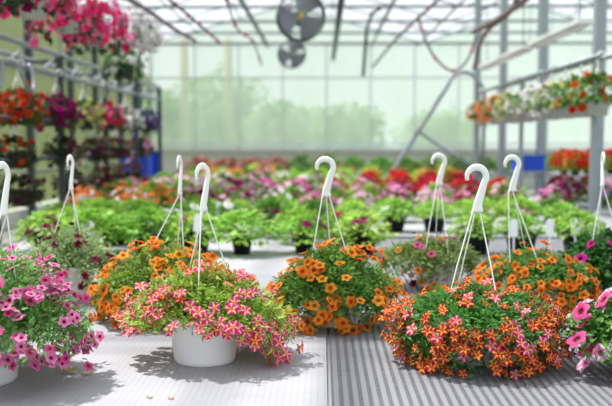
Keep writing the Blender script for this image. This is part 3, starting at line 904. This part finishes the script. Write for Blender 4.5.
# ------------------------------------------------------------------ fans
def fan(px, py, Y, R_, label):
    p = world(px, py, Y)
    t = thing('ventilation_fan', label, 'fan', tuple(p), None, math.radians(6))
    g = MB()
    for k_ in range(1, 9):
        q = R_ * k_ / 8; yy = -.09 * (1 - (k_ / 8) ** 2) - .04
        g.tube([(q * math.cos(a), yy, q * math.sin(a)) for a in [2 * PI * w_ / 32 for w_ in range(33)]], .003, 4)
    for w_ in range(28):
        a = 2 * PI * w_ / 28
        g.tube([(R_ * q * math.cos(a), -.09 * (1 - q * q) - .04, R_ * q * math.sin(a)) for q in (.1, .4, .7, 1)], .003, 4)
    g.build('front_grille', M['galv'], t)
    MB().lathe([(R_, -.05), (R_ + .012, -.04), (R_ + .012, .14), (R_, .15), (R_ - .01, .14), (R_ - .01, -.04)], 40, axis='Y').build('housing_ring', M['darksteel'], t, True)
    b = MB()
    for w_ in range(3):
        a0 = 2 * PI * w_ / 3 + .5
        V = []; n_ = 8
        for i in range(n_ + 1):
            a = a0 + 1.55 * i / n_
            for q in (.18, .6, .94):
                V.append((R_ * q * math.cos(a), .09 - .11 * i / n_, R_ * q * math.sin(a)))
        Fc = [(i * 3 + j, i * 3 + j + 1, i * 3 + j + 4, i * 3 + j + 3) for i in range(n_) for j in range(2)]
        V2 = V + [(x, y + .006, z) for x, y, z in V]; m_ = len(V)
        b.add(V2, Fc + [tuple(reversed([q + m_ for q in f_])) for f_ in Fc])
    b.build('blades', M['fanblade'], t, True)
    MB().lathe([(0, -.075), (R_ * .13, -.065), (R_ * .17, -.02), (R_ * .17, .08), (0, .09)], 20, axis='Y').build('hub', M['yellow'], t, True)
    MB().lathe([(0, .10), (R_ * .32, .10), (R_ * .32, .30), (0, .32)], 20, axis='Y').build('motor', M['darksteel'], t, True)
    MB().tube([(0, .2, 0), (0, .2, 4.7 - p.z)], .02, 8).build('mounting_pole', M['darksteel'], t, True)
    MB().box(-R_, R_, .18, .22, -.02, .02).build('motor_bracket', M['darksteel'], t)
fan(301, 18, 10.55, .29, 'larger round ventilation fan with yellow hub under the roof truss')
fan(292, 55, 17.0, .27, 'smaller-looking round fan with yellow hub, directly below the larger one')

# ------------------------------------------------------------------ building
floor = MB().box(-5.65, 10.2, -3, 28, -.1, 0).build('floor', M['concrete']); tag(floor, kind='structure')
EAVE = 4.7; TR = [4.5, 7.2, 10.3, 12.9, 15.7, 18.3, 20.3, 22.8, 25.2]
ceil = thing('ceiling', None, None, (0, 0, 0)); tag(ceil, kind='structure')
XS = [-5.6, -1.15, 3.3, 6.8, 10.2]; ZS = [EAVE + .05, EAVE + 1.3, EAVE + .05, EAVE + 1.3, EAVE + .05]
for i in range(4):
    (xa, za), (xb, zb) = (XS[i], ZS[i]), (XS[i + 1], ZS[i + 1])
    MB().add([(xa, -3, za), (xb, -3, zb), (xb, 28, zb), (xa, 28, za)], [(0, 1, 2, 3)]).build('roof_pane', M['roofpane'], ceil)
for Y in [2.3, -.5] + TR + [27.9]:
    r_ = MB()
    for i in range(4):
        r_.tube([(XS[i], Y, ZS[i] - .06), (XS[i + 1], Y, ZS[i + 1] - .06)], .02, 6)
    r_.box(-5.55, 10.1, Y - .03, Y + .03, EAVE - .03, EAVE + .03)
    for (xa, xb) in ((-5.5, 3.3), (3.3, 10.1)):
        c_ = (xa + xb) / 2
        r_.tube([(c_, Y, EAVE), (c_, Y, EAVE + 1.25)], .012, 5)
    r_.build('truss', M['trusssteel'], ceil)
for i in range(4):
    for q in ((.33, .66) if True else ()):
        x_ = XS[i] + (XS[i + 1] - XS[i]) * q; z_ = ZS[i] + (ZS[i + 1] - ZS[i]) * q - .03
        MB().box(x_ - .02, x_ + .02, -3, 28, z_ - .02, z_ + .02).build('purlin', M['galv'], ceil)
for x_, y1 in ((-1.78, 27.9), (3.1, 27.9), (1.6, 27.9)):
    MB().tube([(x_, -1, EAVE - .07), (x_, y1, EAVE - .07)], .06 if x_ < 0 else .03, 8).build('roof_pipe', M['darksteel'], ceil, True)

k_ = 0
for side, x_ in (('left', -5.4), ('right', 3.3)):
    for Y in TR[1:] if side == 'left' else TR[2:6]:
        k_ += 1
        t = MB().box(-.062, .062, -.062, .062, 0, EAVE - .045); t.box(-.12, .12, -.12, .12, 0, .012)
        o = t.build('steel_post', M['galv'] if side == 'right' else M['darksteel'], None, loc=(x_, Y, 0))
        idx = (TR[1:] if side == 'left' else TR[2:6]).index(Y)
        tag(o, 'square grey steel post, %s from the camera along the %s' % (NTH[idx], 'olive side wall' if side == 'left' else 'open bay behind the right rack'), 'post', 'steel posts of the greenhouse')
dp = MB().tube([(.35, 0, 0), (.12, 0, -.12), (0, 0, -.5), (-.08, 0, -1.6)], .04, 8).build('hanging_drop_pipe', M['darksteel'], None, True, loc=(1.05, 20.3, EAVE - .03))
rp = MB().tube([(.36, 12, 4.2), (.36, 27.9, 4.2)], .07, 8).build('hanging_pipe', M['darksteel'], None, True)
tag(rp, 'long dark pipe under the roof running to the back wall, just right of the fans', 'pipe')
tag(dp, 'dark pipe dropping from the truss to the right of the fans', 'pipe')

def glazed_wall(name, axis, pos, a0, a1, z0, z1, pane, step, fr, hz):
    w = thing(name, None, None, (0, 0, 0)); tag(w, kind='structure')
    def bx(m, u0, u1, v0, v1, d0, d1):
        if axis == 'Y': m.box(u0, u1, pos + d0, pos + d1, v0, v1)
        else: m.box(pos + d0, pos + d1, u0, u1, v0, v1)
    if axis == 'Y': MB().add([(a0, pos, z0), (a1, pos, z0), (a1, pos, z1), (a0, pos, z1)], [(0, 1, 2, 3)]).build('glazing', M[pane], w)
    else: MB().add([(pos, a0, z0), (pos, a1, z0), (pos, a1, z1), (pos, a0, z1)], [(0, 1, 2, 3)]).build('glazing', M[pane], w)
    n = int((a1 - a0) / step)
    for i in range(n + 1):
        u = a0 + (a1 - a0) * i / n
        m = MB(); bx(m, u - .025, u + .025, z0, z1, -.05, .0); m.build('mullion', M[fr], w)
    for z in hz:
        m = MB(); bx(m, a0, a1, z - .025, z + .025, -.06, -.0); m.build('rail', M[fr], w)
    return w
wb = glazed_wall('wall_back', 'Y', 28.0, -5.6, 10.2, 1.25, EAVE + .05, 'backpane', 1.35, 'alu', (1.45, 3.6, EAVE - .02))
for i in (0, 2):
    MB().add([(XS[i], 28, EAVE + .05), (XS[i + 2], 28, EAVE + .05), (XS[i + 1], 28, EAVE + 1.3)], [(0, 1, 2)]).build('gable_glazing', M['backpane'], wb)
MB().box(-5.6, 10.2, 27.9, 28.1, 0, 1.25).build('knee_wall', M['kneewall'], wb)
MB().box(-5.2, 9.8, 27.6, 27.85, 1.27, 1.33).build('sill_shelf', M['alu'], wb)
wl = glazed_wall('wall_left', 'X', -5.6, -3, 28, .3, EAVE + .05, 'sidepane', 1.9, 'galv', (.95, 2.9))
MB().box(-5.7, -5.55, -3, 28, 0, .3).build('knee_wall', M['kneewall'], wl)
wr = glazed_wall('wall_right', 'X', 10.2, -3, 28, .6, EAVE + .05, 'backpane', 1.3, 'alu', (1.5, 2.6))
MB().box(10.15, 10.3, -3, 28, 0, .6).build('knee_wall', M['kneewall'], wr)

# ------------------------------------------------------------------ outside
g = MB().add([(-90, -60, -.12), (90, -60, -.12), (90, 120, -.12), (-90, 120, -.12)], [(0, 1, 2, 3)]).build('ground_lawn', M['lawn']); tag(g, kind='structure')
V = []; nx, ny = 14, 40
rh = random.Random(3)
for j in range(ny + 1):
    for i in range(nx + 1):
        x_ = -7.6 - i * 1.4; V.append((x_, -10 + j * 2.2, -.12 + min(12.5, max(0, (i - .3) * 1.35)) + rh.uniform(-.1, .1) * (i > 0)))
h = MB().add(V, [(j * (nx + 1) + i, j * (nx + 1) + i + 1, (j + 1) * (nx + 1) + i + 1, (j + 1) * (nx + 1) + i) for j in range(ny) for i in range(nx)]).build('ground_hillside', M['hill'], None, True); tag(h, kind='structure')
def outtree(x_, y_, hgt, rad, label):
    t = thing('tree', label, 'tree', (x_, y_, -.12), 'trees outside the back wall')
    r = random.Random(int(x_ * 10 + y_))
    MB().tube([(0, 0, 0), (.1, 0, hgt * .4), (0, .1, hgt * .7)], [.24, .18, .08], 8).build('trunk', M['bark'], t, True)
    ms = []; ti = []
    for i in range(1500):
        d = Vector((r.gauss(0, 1), r.gauss(0, 1), r.gauss(0, 1))).normalized() * (r.random() ** .4)
        lob = 1 + .25 * math.sin(d.x * 5 + x_) * math.cos(d.z * 6)
        p = Vector((d.x * rad * lob, d.y * rad * lob, hgt * .62 + d.z * hgt * .38 * lob))
        ms.append(frame(p, (r.gauss(0, 1), r.gauss(0, 1), r.gauss(0, 1)), (0, 0, 1), r.uniform(.35, .6)))
        q = r.uniform(.6, 1.3); ti.append((q, q, q))
    MB().inst(LEAF_B[0], LEAF_B[1], np.tile(np.array(lin((.42, .62, .28))), (8, 1)), ms, tint=ti).build('crown', M['leaf'], t)
for (px, Y, hg, rd, lb) in [(178, 36, 3.6, 1.9, 'blurred green tree outside behind the last left post'), (222, 43, 5.0, 2.4, 'blurred green tree outside, left of the fans'),
                            (280, 38, 3.4, 1.9, 'blurred low green tree outside below the fans'), (345, 52, 3.8, 2.4, 'blurred low green tree outside, right of the fans'),
                            (440, 46, 3.2, 2.2, 'blurred low green tree outside behind the sloping end frame')]:
    outtree((px - 322) / F * Y, Y, hg, rd, lb)
for (px, lb) in ((185, 'pale wooden pole outside, left of the other pole'), (229, 'pale wooden pole outside, nearer the fans')):
    o = MB().tube([(0, 0, 0), (0, 0, 5.6)], .16, 10).build('wooden_pole', M['bark'], None, True, loc=((px - 322) / F * 33, 33, -.12))
    tag(o, lb, 'pole', 'poles outside the back wall')

# ------------------------------------------------------------------ hoses with red clips
def hose(name, pts, r_, mat, clips, label):
    P_ = [world(*p) for p in pts]
    # smooth
    Q = []
    for i in range(len(P_) - 1):
        a = P_[max(i - 1, 0)]; b = P_[i]; c = P_[i + 1]; d = P_[min(i + 2, len(P_) - 1)]
        for t in [k / 6 for k in range(6)]:
            Q.append(.5 * ((2 * b) + (c - a) * t + (2 * a - 5 * b + 4 * c - d) * t * t + (3 * b - a - 3 * c + d) * t ** 3))
    Q.append(P_[-1])
    t = thing(name, label, 'hose', tuple(Q[0]), 'overhead irrigation hoses')
    o = Q[0].copy()
    MB().tube([q - o for q in Q], r_, 8).build('tubing', mat, t, True)
    for k in range(clips):
        i = int((len(Q) - 1) * (k + .5) / clips); q = Q[i] - o
        MB().lathe([(0, -.04), (.022, -.03), (.028, 0), (.022, .03), (0, .04)], 10, c=tuple(q)).build('clip', M['redclip'], t, True)
hose('hanging_hose', [(128, -25, 8.0), (158, -8, 9.5), (186, 14, 11.), (206, 31, 13.), (222, 45, 15.)], .02, M['hose'], 8, 'irrigation hose with bright red clips above the white petunias')
hose('hanging_hose', [(118, -5, 9.), (146, 10, 10.5), (172, 28, 12.), (196, 42, 14)], .03, M['rust'], 5, 'thick brownish irrigation hose sloping behind the white petunias')
hose('hanging_hose', [(226, -3, 10.), (238, 30, 12), (253, 42, 14), (262, 66, 16)], .014, M['hose'], 5, 'thin irrigation hose with red clips just left of the fans')
hose('hanging_hose', [(520, -14, 9.5), (505, 16, 10.5), (487, 30, 11.5), (478, 45, 12.5), (472, 70, 13.5)], .03, M['rust'], 6, 'thick irrigation hose with red clips over the right rack end frame')
hose('hanging_hose', [(540, -10, 9.), (514, 8, 10), (494, 22, 11), (470, 34, 12)], .035, M['rust'], 4, 'brownish irrigation hose crossing near the posts at upper right')
hose('hanging_hose', [(450, -12, 11.), (430, 8, 12.), (410, 26, 14.), (392, 44, 16), (372, 68, 19)], .022, M['hose'], 8, 'irrigation hose with red clips sloping right of the fans')
hose('hanging_hose', [(416, 18, 13.), (424, 42, 13.), (436, 62, 13.), (452, 72, 13.), (466, 60, 13), (474, 36, 13.)], .018, M['rust'], 4, 'drooping loop of hose above the sloping end frame')

# ------------------------------------------------------------------ blue bins
def bin_(px, Y, w, d, ht, z, label, cat='bin'):
    p = world(px, 150, Y); z -= .06 if px > 500 else 0; t = thing('storage_bin', label, cat, (p.x, Y, z))
    mb = MB(); n = 4
    mb.box(-w / 2, w / 2, -d / 2, d / 2, 0, ht)
    for i in range(5):
        x_ = -w / 2 + w * (i + .5) / 5; mb.box(x_ - .01, x_ + .01, -d / 2 - .012, -d / 2, .02, ht - .03)
    mb.build('body', M['blue'], t)
    MB().box(-w / 2 - .02, w / 2 + .02, -d / 2 - .02, d / 2 + .02, ht, ht + .04).build('lid', M['black_plastic'] if w > .4 and px < 300 else M['blue'], t)
    return t
bin_(137, 15.9, .50, .5, .80, 0.55, 'large blue bin with black lid at the end of the left rack')
bin_(157, 16.4, .15, .3, .72, 0.60, 'narrow blue bin standing right beside the large blue one')
bin_(527, 12.95, .42, .3, .20, 1.17, 'blue crate on a stand behind the red flowers, left of a post')
for (px, Y, w, d, z) in ((137, 15.9, .6, .5, .55), (157, 16.4, .2, .3, .60), (527, 12.95, .5, .34, 1.11)):
    x_ = (px - 322) / F * Y
    t = thing('stand', 'low grey stand under the %s' % ({137: 'large blue bin', 157: 'narrow blue bin', 527: 'blue crate'}[px]), 'stand', (x_, Y, 0))
    MB().box(-w / 2, w / 2, -d / 2, d / 2, z - .03, z).build('shelf', M['galv'], t)
    for sx in (-1, 1):
        for sy in (-1, 1): MB().box(sx * (w / 2 - .03) - .015, sx * (w / 2 - .03) + .015, sy * (d / 2 - .03) - .015, sy * (d / 2 - .03) + .015, 0, z - .03).build('leg', M['galv'], t)

# dry scraps on the liner
def scrap(px, py, s, label, col='drygold', seed=0):
    Y = F * (CAMZ - BENCH) / (py - 140); X = (px - 322) / F * Y
    r = random.Random(seed); mb = MB()
    V = []; n = 9
    for i in range(n):
        t = i / (n - 1); w = math.sin(PI * min(1, t * 1.02)) * .17 + .01
        zc = .10 + .35 * abs(t - .5) ** 1.5
        V += [(t - .5, -w, zc + .1 * r.random()), (t - .5, 0, .03 + .02 * r.random()), (t - .5, w, zc + .15 + .1 * r.random())]
    V = [(x_ * s, y_ * s, z_ * s) for x_, y_, z_ in V]
    Fc = [(i * 3 + j, i * 3 + j + 1, i * 3 + j + 4, i * 3 + j + 3) for i in range(n - 1) for j in range(2)]
    V2 = V + [(x_, y_, z_ + .0008) for x_, y_, z_ in V]; m_ = len(V)
    mb.add(V2, [tuple(reversed(f_)) for f_ in Fc] + [tuple(q + m_ for q in f_) for f_ in Fc])
    o = mb.build('dry_leaf', M[col], None, loc=(X, Y, BENCH)); o.rotation_euler = (0, 0, r.uniform(-.6, .6))
    tag(o, label, 'dry leaf', 'dry scraps on the white liner')
scrap(64, 378, .06, 'curled tan dry leaf on the liner, in the pink basket shadow', seed=1)
scrap(83, 380, .035, 'small flat dry leaf just right of the curled tan one', seed=2)
scrap(146, 404, .02, 'tiny yellowish scrap on the liner at the bottom edge', seed=3)
scrap(168, 405, .018, 'tiny yellowish scrap on the liner, nearer the white pot', seed=4)

# ------------------------------------------------------------------ light
w = bpy.data.worlds.new('World'); bpy.context.scene.world = w; w.use_nodes = True
nt = w.node_tree; bg = nt.nodes['Background']
bg.inputs[0].default_value = (.86, .93, 1.0, 1); bg.inputs[1].default_value = .85
sun = bpy.data.lights.new('sun', 'SUN'); sun.energy = 5.6; sun.angle = math.radians(2.2); sun.color = (1., .97, .92)
so = bpy.data.objects.new('sun', sun); C.objects.link(so)
d = Vector((.48, -.26, -1.0)).normalized()      # travel direction: from upper left, a little behind
so.rotation_euler = d.to_track_quat('-Z', 'Y').to_euler()

cam = bpy.data.cameras.new('camera'); co = bpy.data.objects.new('camera', cam); C.objects.link(co)
cam.sensor_width = 36; cam.lens = F * 36 / 612; cam.clip_end = 300
co.location = (0, 0, CAMZ); co.rotation_euler = (PI / 2 - TILT, 0, YAW)
cam.dof.use_dof = True; cam.dof.focus_distance = 3.12; cam.dof.aperture_fstop = 2.0
sc = bpy.context.scene; sc.camera = co
sc.view_settings.view_transform = 'Standard'; sc.view_settings.look = 'None'
sc.view_settings.exposure = .42; sc.view_settings.gamma = 1; sc.view_settings.use_curve_mapping = False
sc.cycles.transparent_max_bounces = 16; sc.cycles.max_bounces = 8
sc.cycles.sample_clamp_indirect = 6
